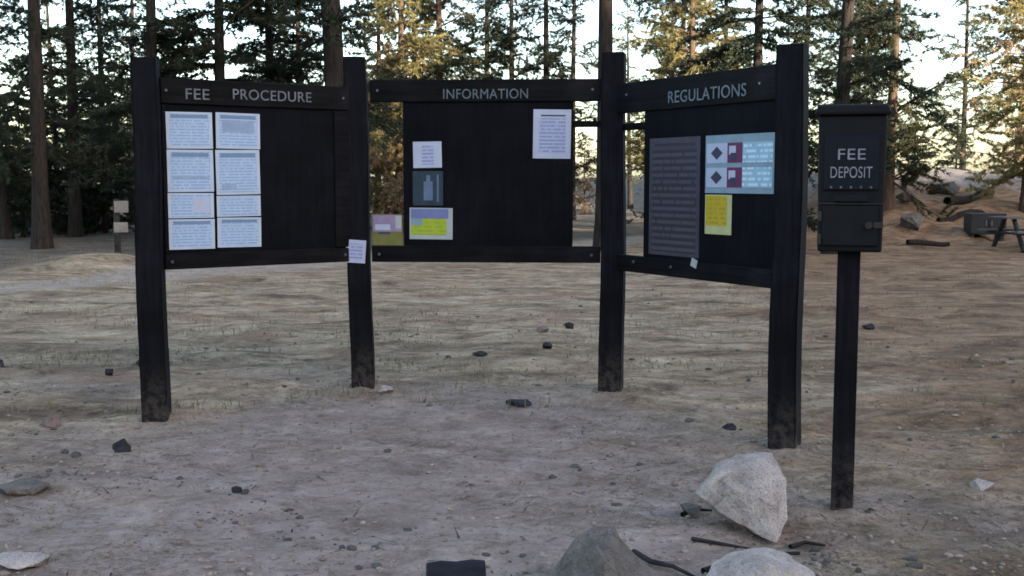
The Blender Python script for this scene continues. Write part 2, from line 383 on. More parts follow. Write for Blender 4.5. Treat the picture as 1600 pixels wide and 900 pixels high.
def slab(name, k, u0, u1, z0, z1, t0, t1, mat, parent=kiosk, bev=.005, tilt=0):
    bm = box_bm(-(u1 - u0) / 2, (u1 - u0) / 2, -t1, -t0, -(z1 - z0) / 2, (z1 - z0) / 2, bev)
    o = link(name, bm_mesh(name, bm, mat), parent); on_panel(o, k, (u0 + u1) / 2, (z0 + z1) / 2)
    o.rotation_euler = (0, tilt, o.rotation_euler[2]); return o
def lettering(text, parent, k, u0, u1, z0, z1, off, mat, depth=.004):
    cu = bpy.data.curves.new('letters', 'FONT'); cu.body = text; cu.size = 1; cu.extrude = .02; cu.space_character = 1.06; cu.offset = .0
    tmp = bpy.data.objects.new('letters', cu); COL.objects.link(tmp)
    dg = bpy.context.evaluated_depsgraph_get(); me = bpy.data.meshes.new_from_object(tmp.evaluated_get(dg)); bpy.data.objects.remove(tmp)
    co = np.empty(len(me.vertices) * 3); me.vertices.foreach_get('co', co); co = co.reshape(-1, 3)
    mn, mx = co.min(0), co.max(0); q = np.empty_like(co)
    q[:, 0] = ((co[:, 0] - mn[0]) / (mx[0] - mn[0]) - .5) * (u1 - u0); q[:, 2] = ((co[:, 1] - mn[1]) / (mx[1] - mn[1]) - .5) * (z1 - z0)
    q[:, 1] = -(co[:, 2] - mn[2]) / (mx[2] - mn[2]) * depth
    me.vertices.foreach_set('co', q.ravel()); me.update(); me.materials.clear(); me.materials.append(mat)
    o = link('lettering', me); on_panel(o, k, (u0 + u1) / 2, (z0 + z1) / 2, off)
    o.parent = parent; o.matrix_parent_inverse = parent_matrix(parent).inverted()
    return o
def parent_matrix(o):
    m = Matrix.LocRotScale(o.location, o.rotation_euler, o.scale)
    return m if o.parent is None else parent_matrix(o.parent) @ o.matrix_parent_inverse @ m

# panel by the fee sheets (a full board), middle panel (narrower board, open at both sides), panel by the drop box
t1 = slab('title_board', 0, .085, 1.47, 2.105, 2.272, -.020, .034, M['rail'])
slab('display_board', 0, .088, 1.466, 1.06, 2.16, -.012, .016, M['board'])
slab('bottom_rail', 0, .085, 1.47, 1.008, 1.110, -.022, .032, M['rail'])
slab('frame_stile', 0, .0885, .115, 1.117, 2.098, .018, .030, M['rail'])
slab('frame_stile', 0, 1.33, 1.463, 1.117, 2.098, .018, .032, M['rail'])
t2 = slab('title_board', 1, .085, 1.765, 2.168, 2.326, -.020, .034, M['rail'])
slab('display_board', 1, .322, 1.560, 1.06, 2.22, -.012, .016, M['board'])
slab('bottom_rail', 1, .085, 1.765, 1.002, 1.122, -.022, .032, M['rail'])
slab('frame_stile', 1, .316, .37, 1.126, 2.164, -.055, -.016, M['rail'])
slab('frame_stile', 1, 1.508, 1.562, 1.126, 2.164, -.055, -.016, M['rail'])
slab('short_rail', 1, 1.50, 1.77, 1.985, 2.03, -.050, -.018, M['rail'])
t3 = slab('title_board', 2, .085, 1.70, 2.075, 2.283, -.020, .034, M['rail'])
slab('display_board', 2, .385, 1.695, 1.02, 2.13, -.012, .016, M['board'])
slab('bottom_rail', 2, .085, 1.70, .955, 1.070, -.022, .032, M['rail'])
slab('short_rail', 2, .075, .46, 1.955, 2.005, -.050, -.018, M['rail'])
slab('frame_stile', 2, .380, .43, 1.077, 2.068, -.055, -.016, M['rail'])
lettering('FEE', t1, 0, .250, .410, 2.138, 2.208, .035, M['letter'])
lettering('PROCEDURE', t1, 0, .575, 1.150, 2.150, 2.220, .035, M['letter'])
lettering('INFORMATION', t2, 1, .622, 1.236, 2.188, 2.258, .035, M['letter_worn'])
lettering('REGULATIONS', t3, 2, .675, 1.435, 2.112, 2.190, .035, M['letter_worn'])
def bolts(k, pts, parent, off):
    for (u, z) in pts:
        bm = bmesh.new(); bmesh.ops.create_cone(bm, segments=10, cap_ends=True, radius1=.011, radius2=.008, depth=.008)
        o = link('bolt', bm_mesh('bolt', bm, M['bolt']), kiosk); on_panel(o, k, u, z, off); o.rotation_euler = (math.pi / 2, 0, o.rotation_euler[2])
bolts(0, [(.12, 2.19), (1.40, 2.19), (.13, 1.06), (1.40, 1.06)], kiosk, .036)
bolts(1, [(.14, 2.25), (1.70, 2.25), (.14, 1.06), (1.70, 1.06)], kiosk, .036)
bolts(2, [(.20, 2.20), (1.55, 2.18), (.30, 1.03), (.72, 1.02)], kiosk, .036)

# ------------------------------------------------------------------ notices (sheets with areas of print)
def notice(name, k, u0, u1, z0, z1, off, base, areas, label, cat='notice', group=None, tilt=0, thick=.003, curl=0):
    """areas: (fu0, fz0, fu1, fz1, material) in fractions of the sheet"""
    w, h = u1 - u0, z1 - z0; mats = [base]; bm = bmesh.new()
    box_bm(-w / 2, w / 2, -thick, 0, -h / 2, h / 2, 0, bm=bm)
    for i, (a, b, c, d, m, *shape) in enumerate(areas):
        if m not in mats: mats.append(m)
        y = -thick - .0012 - .0002 * i
        q = [bm.verts.new((-w / 2 + fx * w, y, -h / 2 + fz * h)) for fx, fz in ((((a + c) / 2, b), (c, (b + d) / 2), ((a + c) / 2, d), (a, (b + d) / 2)) if shape else ((a, b), (c, b), (c, d), (a, d)))]
        f = bm.faces.new(q); f.material_index = mats.index(m)
    me = bpy.data.meshes.new(name); bm.to_mesh(me); bm.free()
    for m in mats: me.materials.append(m)
    o = link(name, me); on_panel(o, k, (u0 + u1) / 2, (z0 + z1) / 2, off); o.rotation_euler = (0, tilt, o.rotation_euler[2])
    return tag(o, label, cat, group)
ORD = ['top', 'second', 'third', 'bottom']
for col, (u0, u1, where) in enumerate([(.118, .432, 'nearer the edge post'), (.452, .765, 'beside the bare half')]):
    cuts = [[2.058, 1.808, 1.520, 1.345, 1.135], [2.062, 1.812, 1.500, 1.350, 1.138]][col]
    for j in range(4):
        z1_, z0_ = cuts[j] - .004, cuts[j + 1] + .004; sh = random.uniform(-.004, .004)
        ar = [(.07, .05, .93, .95, M['fee_paper'])]
        if j != 2: ar.append((.10, .83, .90, .93, M['fee_bar']))
        if col == 1 and j == 0: ar.append((.14, .45, .86, .80, M['fee_fig']))
        if col == 1 and j == 1: ar.append((.12, .10, .45, .24, M['fee_fig']))
        if col == 0 and j == 1: ar.append((.10, .30, .90, .37, M['fee_fig']))
        if col == 0 and j == 2: ar.append((.55, .2, .90, .8, M['white']))
        notice('fee_notice', 0, u0 + sh, u1 + sh, z0_, z1_, .0165 + .0008 * j, M['fee_edge'], ar, '%s pale blue page under FEE PROCEDURE, column %s' % (ORD[j], where), group='pages under the fee heading', tilt=random.uniform(-.012, .012))
notice('white_notice', 1, 1.273, 1.546, 1.758, 2.110, .0165, M['white'], [(.16, .10, .86, .82, M['notice_print']), (.2, .86, .85, .89, M['dark_ink'])],
       'white printed sheet pinned high in the corner of the INFORMATION board', tilt=math.radians(.8))
notice('small_notice', 1, .396, .606, 1.692, 1.882, .0165, M['white'], [(.3, .12, .72, .85, M['notice_print'])],
       'small square white note pinned above the dark teal sheet', tilt=math.radians(-1))
notice('teal_notice', 1, .392, .614, 1.418, 1.668, .0165, M['teal'], [(.12, .06, .90, .95, M['teal']), (.36, .15, .66, .70, M['teal_fig']), (.45, .7, .58, .88, M['teal_fig']), (.8, .1, .86, .9, M['teal_fig'])],
       'dark teal sheet with a pale blue figure between white note and lime sheet')
notice('lime_notice', 1, .366, .684, 1.170, 1.400, .0165, M['pale'], [(.03, .66, .90, .97, M['violet']), (.03, .14, .86, .66, M['lime']), (.03, .44, .30, .66, M['bluebar'])],
       'lime green and violet sheet with pale border low on the INFORMATION board', tilt=math.radians(.6))
ln = notice('lilac_notice', 1, .088, .312, 1.124, 1.352, .010, M['olive'], [(.02, .45, .98, .98, M['lilac']), (.1, .5, .6, .68, M['white']), (.78, .55, .97, .95, M['pale']), (.2, .36, .6, .43, M['dark_ink'])],
       'lilac and olive panel filling the gap beside the lime sheet', thick=.012)
o = notice('post_note', 1, 0, .148, 0, .168, 0, M['white'], [(.15, .12, .85, .85, M['notice_print'])], 'small white note stuck on the post between FEE and INFORMATION boards', tilt=math.radians(4))
pw = .165 / 2 + .002
o.location = (PO[1][0] - .030, PO[1][1] - pw - .001, 1.083); o.rotation_euler = (0, math.radians(4), math.radians(3))
notice('rules_notice', 2, .455, .990, 1.095, 1.885, .0165, M['rules_edge'], [(.06, .03, .94, .90, M['rules']), (.1, .93, .9, .96, M['rules'])],
       'large dark weathered sheet of faded rules on the REGULATIONS board')
def sym_row(z0, z1):
    h = z1 - z0
    return [(.02, z0, .335, z1, M['white']), (.335, z0, .56, z1, M['plum']), (.56, z0, .985, z1, M['skyblue']),
            (.085, z0 + .16 * h, .265, z0 + .84 * h, M['dark_ink'], 1), (.36, z0 + .42 * h, .46, z0 + .85 * h, M['white']), (.385, z0 + .1 * h, .47, z0 + .5 * h, M['dark_ink'])]
notice('symbol_sign', 2, 1.045, 1.672, 1.520, 1.885, .0165, M['bluebar'], sym_row(.52, .86) + sym_row(.10, .44),
       'wide sign with white, plum and sky blue blocks beside the big post', 'sign')
notice('yellow_notice', 2, 1.048, 1.302, 1.258, 1.510, .0165, M['cream'], [(.04, .22, .82, .97, M['yellow'])],
       'small yellow sheet hanging under the white and plum sign')
notice('paper_scrap', 2, .935, .995, 1.035, 1.09, .034, M['pale'], [], 'torn pale scrap of paper on the lower rail of the REGULATIONS board', 'paper scrap', tilt=.3)

# ------------------------------------------------------------------ fee drop box on its own post
db = empty('fee_drop_box', (1.628, 5.40, gz(1.628, 5.40)), math.radians(-17))
tag(db, 'dark steel fee deposit box with white lettering on a slim square post', 'drop box')
gb = gz(1.628, 5.40)
def dpart(name, bm, mat, par=db): return link(name, bm_mesh(name, bm, mat), par)
dpart('post', box_bm(-.053, .053, -.050, .050, -.3, 1.275 - gb, .008, 2), M['post'])
zb, zt = 1.262 - gb, 1.905 - gb
bm = box_bm(-.155, .155, -.105, .105, zb, zt, .014, 3)
for v in bm.verts:
    if v.co.z < zb + .03: v.co.x *= .95; v.co.y *= .93
dpart('body', bm, M['box'])
bm = box_bm(-.172, .172, -.128, .122, zt + .001, zt + .05, .012, 2)
for v in bm.verts:
    if v.co.z > zt + .03: v.co.x *= .93; v.co.z += .012 * (v.co.y > 0)
dpart('lid', bm, M['box'])
dpl = dpart('name_plate', box_bm(-.122, .122, -.113, -.1055, 1.555 - gb, 1.815 - gb, .003), M['plate'])
for hz in (zb + .06, 1.43 - gb): dpart('hinge', box_bm(-.148, -.129, -.120, -.1055, hz - .025, hz + .025, .004), M['bolt_dark'])
dpart('hasp', box_bm(.105, .150, -.1145, -.1055, 1.375 - gb, 1.405 - gb, .003), M['bolt_dark'])
dpart('seam', box_bm(-.150, .150, -.109, -.1052, 1.488 - gb, 1.494 - gb, .001), M['bolt_dark'])
dpart('slot', box_bm(-.08, .08, -.118, -.1055, 1.500 - gb, 1.532 - gb, .003), M['box'])
dpart('door', box_bm(-.128, .128, -.112, -.1055, zb + .03, 1.482 - gb, .004), M['box'])
lk = bmesh.new(); bmesh.ops.create_cone(lk, segments=14, cap_ends=True, radius1=.018, radius2=.016, depth=.022, matrix=Matrix.Translation((.085, -.122, 1.39 - gb)) @ Matrix.Rotation(math.pi / 2, 4, 'X'))
dpart('lock', lk, M['bolt_dark'])
for x in (-.09, -.045, 0, .045, .09):
    b_ = bmesh.new(); bmesh.ops.create_cone(b_, segments=8, cap_ends=True, radius1=.007, radius2=.005, depth=.006, matrix=Matrix.Translation((x, -.1145, 1.568 - gb)) @ Matrix.Rotation(math.pi / 2, 4, 'X'))
    link('rivet', bm_mesh('rivet', b_, M['bolt']), dpl)
def dletter(text, w, z0, z1):
    o = lettering(text, db, 0, 0, w, 0, z1 - z0, 0, M['letter_box'], .003)
    o.matrix_parent_inverse = Matrix.Identity(4); o.parent = dpl; o.location = (0.0, -.1145, (z0 + z1) / 2 - gb); o.rotation_euler = (0, 0, 0)
dletter('FEE', .124, 1.698, 1.748)
dletter('DEPOSIT', .188, 1.612, 1.665)

# ------------------------------------------------------------------ rocks, log, stick
def rock_mesh(name, pts, mat, seed, disp=.01, sub=3, bev=.012):
    bm = bmesh.new()
    for p in pts: bm.verts.new(p)
    r = bmesh.ops.convex_hull(bm, input=bm.verts)
    bmesh.ops.delete(bm, geom=[v for v in bm.verts if not v.link_faces], context='VERTS')
    if bev: bmesh.ops.bevel(bm, geom=list(bm.edges), offset=bev, segments=1, affect='EDGES')
    bmesh.ops.triangulate(bm, faces=bm.faces)
    for _ in range(sub + 1):
        bmesh.ops.subdivide_edges(bm, edges=[e for e in bm.edges if e.calc_length() > max(.02, disp * 1.5)], cuts=1, use_grid_fill=True)
        bmesh.ops.triangulate(bm, faces=bm.faces)
    from mathutils import noise as N
    off = Vector((seed * 3.1, seed * 1.7, 0)); cen = sum((v.co for v in bm.verts), Vector()) / len(bm.verts)
    for v in bm.verts:
        v.co += (v.co - cen).normalized() * (disp * N.fractal(v.co * (.09 / max(disp, .004)) * 1.6 + off, .9, 2.1, 4))
    return bm_mesh(name, bm, mat)
def blob_pts(rx, ry, rz, n, seed):
    r = np.random.default_rng(seed); p = r.normal(size=(n, 3)); p /= np.linalg.norm(p, axis=1)[:, None]
    return [tuple(a) for a in p * np.array([rx, ry, rz]) * r.uniform(.78, 1.05, (n, 1))]
def rock(name, x, y, pts, mat, seed, label, cat='rock', group=None, sink=.03, **k):
    me = rock_mesh(name, pts, mat, seed, **k); zmin = min(v.co.z for v in me.vertices)
    o = link(name, me); o.location = (x, y, gz(x, y) - zmin - sink); return tag(o, label, cat, group)
bp = [(-.205, -.02, .165), (-.195, .10, .15), (-.13, -.02, .255), (-.10, .12, .27), (.0, .0, .305), (.07, -.03, .29), (.12, .02, .335), (.16, .10, .335), (.02, .16, .32), (-.03, -.10, .205),
      (.19, -.06, .255), (.20, .08, .20), (.175, -.15, .10), (.115, -.20, .01), (.06, -.17, .02), (.13, .12, .0), (-.05, .12, .02), (-.18, .05, .12), (.06, -.135, .19)]
rock('boulder', 1.05, 5.02, bp, M['rock_pale'], 3, 'pale angular boulder lying before the thickest kiosk post', sink=.02, disp=.010, bev=0)
rock('mound_rock', .345, 4.22, [(-.19, -.1, 0), (-.2, .1, 0), (-.15, 0, .12), (-.12, .05, .165), (-.05, .0, .22), (-.02, .06, .23), (.05, .03, .232), (.075, -.02, .19), (.11, .05, .165), (.18, .03, .10), (.21, .05, .0), (.2, -.12, 0), (0, -.2, .02), (0, -.13, .15), (0, .2, .02)], M['rock_grey'], 5,
     'grey brown humped rock at the bottom edge beside the black log', sink=.01, disp=.032, bev=0)
rock('flat_rock', .98, 4.30, [(-.24, 0, .02), (-.16, .06, .07), (-.05, .10, .105), (.05, .11, .125), (.14, .06, .11), (.21, .0, .06), (.2, -.2, 0), (-.2, -.2, 0), (0, -.1, .115), (.1, -.12, .10), (0, .16, .02), (.16, .15, .02)], M['rock_pale'], 8,
     'white flattish rock cut off below the pale boulder', sink=.015, disp=.028, bev=0)
# short black log
bm = bmesh.new(); V, F = tube([(-.118, 0, 0), (-.112, 0, 0), (-.06, .003, .002), (0, -.002, 0), (.06, .002, .002), (.108, 0, 0), (.113, 0, 0)], [.062, .070, .073, .071, .074, .073, .066], 14)
vs = [bm.verts.new(v + RNG.uniform(-.002, .002, 3)) for v in V]
for f in F: bm.faces.new([vs[i] for i in f])
bm.faces.new(vs[:14][::-1]); bm.faces.new(vs[-14:])
o = link('charred_log', bm_mesh('charred_log', bm, M['char'])); o.location = (-.217, 4.25, gz(-.217, 4.25) + .062); o.rotation_euler = (.1, 0, math.radians(4))
tag(o, 'short charred black log lying at the bottom edge of the dusty ground', 'log')
def stick(pts, r, label, mat='stick', cat='stick', name='fallen_stick'):
    P = [(x, y, gz(x, y) + r * .8 + dz) for x, y, dz in pts]; n = len(P)
    V, F = tube(P, [r * (1 - .5 * i / (n - 1)) for i in range(n)], 7)
    c = np.mean(V, 0); o = link(name, mesh_np(name, V - c, F, M[mat], True)); o.location = c
    return tag(o, label, cat)
stick([(.78, 4.44, 0), (.90, 4.52, .004), (1.02, 4.60, .0), (1.12, 4.66, .006), (1.24, 4.70, -.004)], .015, 'dark crooked stick lying between the pale boulder and white flat rock')
stick([(.18, 4.42, 0), (.26, 4.47, .01), (.32, 4.56, .0)], .014, 'short dark stick against the side of the humped grey rock')
stick([(.52, 4.66, 0), (.58, 4.55, .01), (.66, 4.47, .02), (.74, 4.40, 0)], .014, 'thin dark stick leaning past the humped grey rock toward the boulder')
stick([(.80, 4.86, 0), (.93, 4.80, .0), (1.05, 4.76, -.004)], .010, 'short dark stick in the shade under the pale boulder')
stick([(1.22, 4.78, 0), (1.30, 4.83, .01), (1.38, 4.80, 0)], .012, 'short dark stick beside the lower tip of the pale boulder')
stick([(.82, 5.26, 0), (.88, 5.34, .012), (.98, 5.37, .0)], .013, 'short dark stick just behind the top of the pale boulder')
small = [  # px x, y, half width, half height, material, label
 (-2.316, 6.524, .058, .060, 'rock_dark', 'dark upright stone beside the foot of the edge post by the fee sheets'),
 (-1.404, 5.590, .036, .030, 'rock_dark', 'small dark stone alone on the open grey dust'),
 (.045, 7.731, .105, .032, 'rock_dark', 'flat black stone lying before the INFORMATION board'),
 (.600, 11.573, .062, .055, 'rock_dark', 'round dark stone seen beneath the INFORMATION board near the post'),
 (.320, 10.070, .055, .050, 'rock_dark', 'dark stone beneath the INFORMATION board, nearest of a close trio'),
 (.314, 11.332, .075, .05, 'rock_rust', 'rusty brown stone beneath the INFORMATION board in a close trio'),
 (-.280, 9.709, .085, .035, 'rock_dark', 'low dark stone on the duff beneath the middle of the kiosk'),
 (-3.043, 7.330, .095, .050, 'rock_rust', 'reddish flat stone near the picture edge beyond the fee board post'),
 (-.945, 8.153, .075, .035, 'rock_pale', 'pale flat stone at the foot of the post bearing a white note'),
 (1.398, 7.078, .050, .040, 'rock_dark', 'small dark stone behind the pale boulder near the thickest post'),
 (3.753, 11.672, .08, .05, 'rock_dark', 'dark stone on the brown duff past the fee drop box'),
 (-4.25, 9.2, .07, .05, 'rock_dark', 'dark stone on the duff outside the edge post, close to the picture edge'),
 (-3.05, 9.15, .06, .06, 'rock_dark', 'dark stone just outside the edge post, one of two together'),
 (-3.22, 8.85, .05, .04, 'rock_dark', 'smaller dark stone of the two together outside the edge post'),
 (2.47, 5.75, .085, .035, 'rock_pale', 'low pale stone half sunk in the ground beyond the drop box post'),
 (-2.03, 4.50, .14, .04, 'rock_pale', 'low pale rock in the bottom corner of the dusty ground'),
 (.86, 5.30, .10, .04, 'rock_grey', 'small grey stone just behind the pale boulder'),
 (-2.50, 5.60, .15, .045, 'rock_grey', 'low sunken grey stone at the picture edge below the dark upright stone'),
]
for i, (x, y, a, b, m, lab) in enumerate(small):
    rock('ground_stone', x, y, blob_pts(a, a * .8, b, 16, 40 + i), M[m], i, lab, 'stone', 'stones scattered on the ground', sink=b * .35, disp=a * .12, sub=2, bev=0)

# ------------------------------------------------------------------ gravel, needle litter, dry grass (stuff)
def scatter(n, x0, x1, y0, y1, power=1.6):
    y = y0 + (y1 - y0) * RNG.random(n) ** power; x = (x0 + (x1 - x0) * RNG.random(n)) * (y / y1) * 1.0
    return x, y
ico = bmesh.new(); bmesh.ops.create_icosphere(ico, subdivisions=1, radius=1); ico.verts.ensure_lookup_table()
IV = np.array([v.co[:] for v in ico.verts]); IF = np.array([[v.index for v in f.verts] for f in ico.faces]); ico.free()
n = 15000; x, y = scatter(n, -7.5, 7.5, 4.0, 13.5, 1.7)
for k_, (bx_, by_) in enumerate(PO + [(1.628, 5.40), (1.12, 4.95), (.40, 4.30)]):
    aa = RNG.uniform(0, 6.28, 90); rr = .10 + .20 * RNG.random(90) ** 2; x[k_ * 90:(k_ + 1) * 90] = bx_ + rr * np.cos(aa); y[k_ * 90:(k_ + 1) * 90] = by_ + rr * np.sin(aa)
s_ = .0035 + .013 * RNG.random(n) ** 5 + .012 * (RNG.random(n) > .985); z = G(x, y)
V = IV[None] * (s_[:, None, None] * RNG.uniform(.6, 1.3, (n, 1, 3)) * np.array([1, 1, .65])) * RNG.uniform(.8, 1.2, (n, 12, 1)) + np.stack([x, y, z + s_ * .2], -1)[:, None]
tag(link('gravel', mesh_np('gravel', V.reshape(-1, 3), (IF[None] + 12 * np.arange(n)[:, None, None]).reshape(-1, 3), M['pebble'])), 'loose grit and pebbles strewn over the dusty ground', 'gravel', kind='stuff')
n = 2600; x, y = scatter(n, -8.5, 8.5, 4.0, 16, 1.2); k_ = vnoise(x * 1.6 + 60, y * 2.2) + .4 * vnoise(x * 5, y * 6) > .17; x, y = x[k_], y[k_]; n = len(x)
s_ = .007 + .022 * RNG.random(n) ** 5; z = G(x, y)
V = IV[None] * (s_[:, None, None] * RNG.uniform(.6, 1.4, (n, 1, 3)) * np.array([1, 1, .6])) * RNG.uniform(.7, 1.3, (n, 12, 1)) + np.stack([x, y, z + s_ * .1], -1)[:, None]
tag(link('soil_debris', mesh_np('soil_debris', V.reshape(-1, 3), (IF[None] + 12 * np.arange(n)[:, None, None]).reshape(-1, 3), M['clod'])), 'crumbled dark clods of earth and bark bits strewn over the ground', 'debris', kind='stuff')
def blades(n, x, y, ln, wd, lift, name, mat, label, cat, vert=False):
    az = RNG.uniform(0, 2 * np.pi, n); z = G(x, y)
    if vert:
        d = np.stack([np.cos(az) * .45, np.sin(az) * .45, np.ones(n)], -1) * ln[:, None]
    else:
        d = np.stack([np.cos(az), np.sin(az), RNG.normal(0, .10, n)], -1) * ln[:, None]
    sd = np.stack([-np.sin(az), np.cos(az), np.zeros(n)], -1) * wd[:, None]
    p = np.stack([x, y, z + lift], -1)
    V = np.stack([p - sd, p + sd, p + d], 1).reshape(-1, 3)
    return tag(link(name, mesh_np(name, V, np.arange(3 * n).reshape(-1, 3), M[mat])), label, cat, kind='stuff')
n = 60000; x, y = scatter(n, -9, 9, 4.0, 17, 1.5); keep = (np.hypot((x + .7) / 2.6, (y - 5.2) / 3.1) + 1.2 * vnoise(x * 1.2, y * 1.5)) > RNG.uniform(.25, 1.3, n)
x, y = x[keep], y[keep]; n = len(x)
blades(n, x, y, RNG.uniform(.03, .10, n), RNG.uniform(.0012, .0032, n), .005, 'needle_litter', 'litter', 'fallen brown pine needles and twigs over the ground', 'needle litter')
n = 420; x, y = scatter(n, -8, 8, 4.0, 16, 1.1)
blades(n, x, y, RNG.uniform(.06, .24, n), RNG.uniform(.002, .005, n), .006, 'twig_litter', 'stick', 'thin dark fallen twigs strewn over the ground', 'twig litter')
n = 45000; x, y = scatter(n, -18, 18, 7.6, 27, 1.2); keep = vnoise(x * .9 + 3, y * 1.6) + .5 * vnoise(x * 4, y * 5) > .08
x, y = x[keep], y[keep]; n = len(x)
blades(n, x, y, RNG.uniform(.02, .085, n), RNG.uniform(.002, .006, n), -.002, 'dry_grass', 'straw', 'sparse dry yellow grass behind the kiosk', 'dry grass', True)

# ------------------------------------------------------------------ conifers
def needles_mesh(name, base, dirs, per, ln, wd, mat, seed, spread=.75):
    """base, dirs: N twig points and directions -> per triangles at each"""
    r = np.random.default_rng(seed); N = len(base)
    B = np.repeat(base, per, 0); D = np.repeat(dirs, per, 0) + r.normal(0, spread, (N * per, 3)); D /= np.linalg.norm(D, axis=1)[:, None]
    sd = np.cross(D, r.normal(size=D.shape)); sd /= np.linalg.norm(sd, axis=1)[:, None]
    L = r.uniform(.6, 1.2, (N * per, 1)) * ln; Wd = r.uniform(.6, 1.3, (N * per, 1)) * wd
    B = B + r.normal(0, .02, B.shape)
    V = np.stack([B - sd * Wd - D * L * .15, B + sd * Wd - D * L * .15, B + D * L], 1).reshape(-1, 3)
    return mesh_np(name, V, np.arange(len(V)).reshape(-1, 3), mat)
def conifer(seed, H, r0, first, Lmax, gap=.34, per=6, nl=.13, nw=.016, whorl=4, droop=.35, mat='needle_dark', bark='bark', twigs=10, bare=0.0, lean=.0, topscale=.25, ragged=0.0):
    r = np.random.default_rng(seed); V, F, nv = [], [], 0
    k = 14; zs = np.linspace(0, 1, k) ** 1.15
    bend = r.normal(0, .012 * H, 2)
    tp = np.stack([bend[0] * np.sin(zs * 2.2) + lean * zs * H, bend[1] * np.sin(zs * 1.7), zs * H - .3], -1)
    rad = r0 * (1 - zs) ** .85 + .012; rad[0] *= 1.45; rad[1] *= 1.12
    v, f = tube(tp, rad, 11); V.append(v); F.append(f); nv += len(v)
    bases, dirs = [], []; z = first
    while z < H - .25:
        t = z / H
        for j in range(r.integers(max(2, whorl - 1), whorl + 2)):
            zz = z + r.uniform(-.14, .14); az = r.uniform(0, 2 * np.pi)
            L = Lmax * (topscale + (1 - topscale) * (1 - t)) * r.uniform(.55, 1.1) * (1 if t > .15 else r.uniform(.4, 1))
            o = np.array([np.interp(zz, tp[:, 2], tp[:, 0]), np.interp(zz, tp[:, 2], tp[:, 1]), zz])
            h = np.array([np.cos(az), np.sin(az), 0]); dr = droop * r.uniform(.5, 1.4); up = r.uniform(-.05, .25) + ragged * r.normal(0, .35); L *= 1 + ragged * r.uniform(-.5, .25)
            s = np.linspace(0, 1, 6)[:, None]
            pts = o + h * L * s + np.array([0, 0, 1]) * L * (up * s - dr * s ** 2 + .22 * dr * s ** 4)
            pts[2:] += r.normal(0, .02 * L, (4, 3))
            br = max(.008, min(r0 * .28, L * .016))
            v, f = tube(pts, np.linspace(br, .004, 6), 4); V.append(v); F.append(f + nv); nv += len(v)
            if r.random() < bare * max(0, 1 - t * 2.5): continue
            nt = max(4, int(twigs * L / Lmax * 1.3))
            for q in np.linspace(.18, 1.0, nt):
                q = min(1, max(.1, q + r.uniform(-.05, .05))); c = np.array([np.interp(q, s[:, 0], pts[:, i]) for i in range(3)])
                for sg in ((-1, 1) if q < .97 else (0,)):
                    if r.random() < .12 + .22 * ragged: continue
                    sid = np.array([-h[1], h[0], 0]) * sg; d = h * .75 + sid * .8 + np.array([0, 0, r.uniform(-.30, .12) + ragged * r.normal(0, .6)]); d /= np.linalg.norm(d)
                    tl = L * (.10 + .30 * (1 - q)) * r.uniform(.7, 1.2) + .08
                    m = max(2, int(tl / .10)); ss = np.linspace(.15, 1, m)[:, None]
                    bases.append(c + d * tl * ss + np.array([0, 0, -.10]) * tl * ss ** 2); dirs.append(np.repeat(d[None], m, 0))
        z += gap * r.uniform(.75, 1.3)
    tm = mesh_np('trunk', np.concatenate(V), np.concatenate(F), M[bark], True)
    cm = needles_mesh('crown', np.concatenate(bases), np.concatenate(dirs), per, nl, nw, M[mat], seed + 99)
    return tm, cm
KIND = {
 'fir':     conifer(1, 13, .15, .8, 2.9, .36, 10, .12, .020, 4, .38, 'needle_dark', twigs=13, ragged=.25),
 'fir_b':   conifer(2, 12, .14, .5, 2.6, .34, 10, .12, .020, 4, .46, 'needle_dark', twigs=13, ragged=.3),
 'pine':    conifer(3, 15, .17, 1.8, 2.8, .44, 15, .15, .014, 3, .12, 'needle_mid', twigs=10, bare=.3, ragged=.9),
 'pine_b':  conifer(4, 14, .16, 1.0, 2.8, .36, 15, .15, .014, 4, .15, 'needle_mid', 'bark_warm', twigs=10, bare=.15, ragged=.9),
 'pine_c':  conifer(9, 13, .13, .8, 2.5, .34, 15, .14, .014, 4, .10, 'needle_dark', twigs=10, bare=.2, ragged=1.0),
 'gold':    conifer(5, 12, .13, 1.0, 2.8, .38, 14, .15, .016, 4, .10, 'needle_sunlit', 'bark_warm', twigs=10, bare=.1, ragged=.9),
 'tall':    conifer(6, 17, .21, 2.4, 3.0, .46, 13, .16, .015, 3, .2, 'needle_dark', twigs=11, bare=.5, ragged=.7),
 'bare':    conifer(10, 17, .21, 5.6, 2.8, .46, 13, .16, .015, 3, .2, 'needle_dark', twigs=11, bare=.3, ragged=.7),
 'young':   conifer(7, 5.5, .08, .25, 1.9, .24, 9, .12, .020, 4, .28, 'needle_dark', twigs=10, topscale=.12, ragged=.3),
 'dry':     conifer(8, 6.0, .08, .3, 2.2, .26, 12, .12, .018, 4, -.1, 'needle_sunlit_dry', 'bark_warm', twigs=10, topscale=.3, ragged=1.0),
}
def tree(kind, px, Y, label, sc=1.0, rz=None, group=None, name=None, dz=0, xy=None):
    x, y = xy if xy else ((px - 800) / FPX * Y * 1.0, Y)
    o = empty(name or {'fir': 'fir_tree', 'fir_b': 'fir_tree', 'young': 'young_fir_tree', 'dry': 'sunlit_dry_shrub', 'gold': 'sunlit_pine_tree'}.get(kind, 'pine_tree'), (x, y, gz(x, y) + dz), rz if rz is not None else random.uniform(0, 6.28))
    o.scale = (sc, sc, sc * random.uniform(.92, 1.1))
    tm, cm = KIND[kind]
    t = bpy.data.objects.new('trunk', tm); c = bpy.data.objects.new('crown', cm)
    for q in (t, c): COL.objects.link(q); q.parent = o
    return tag(o, label, 'shrub' if kind == 'dry' else 'tree', group)
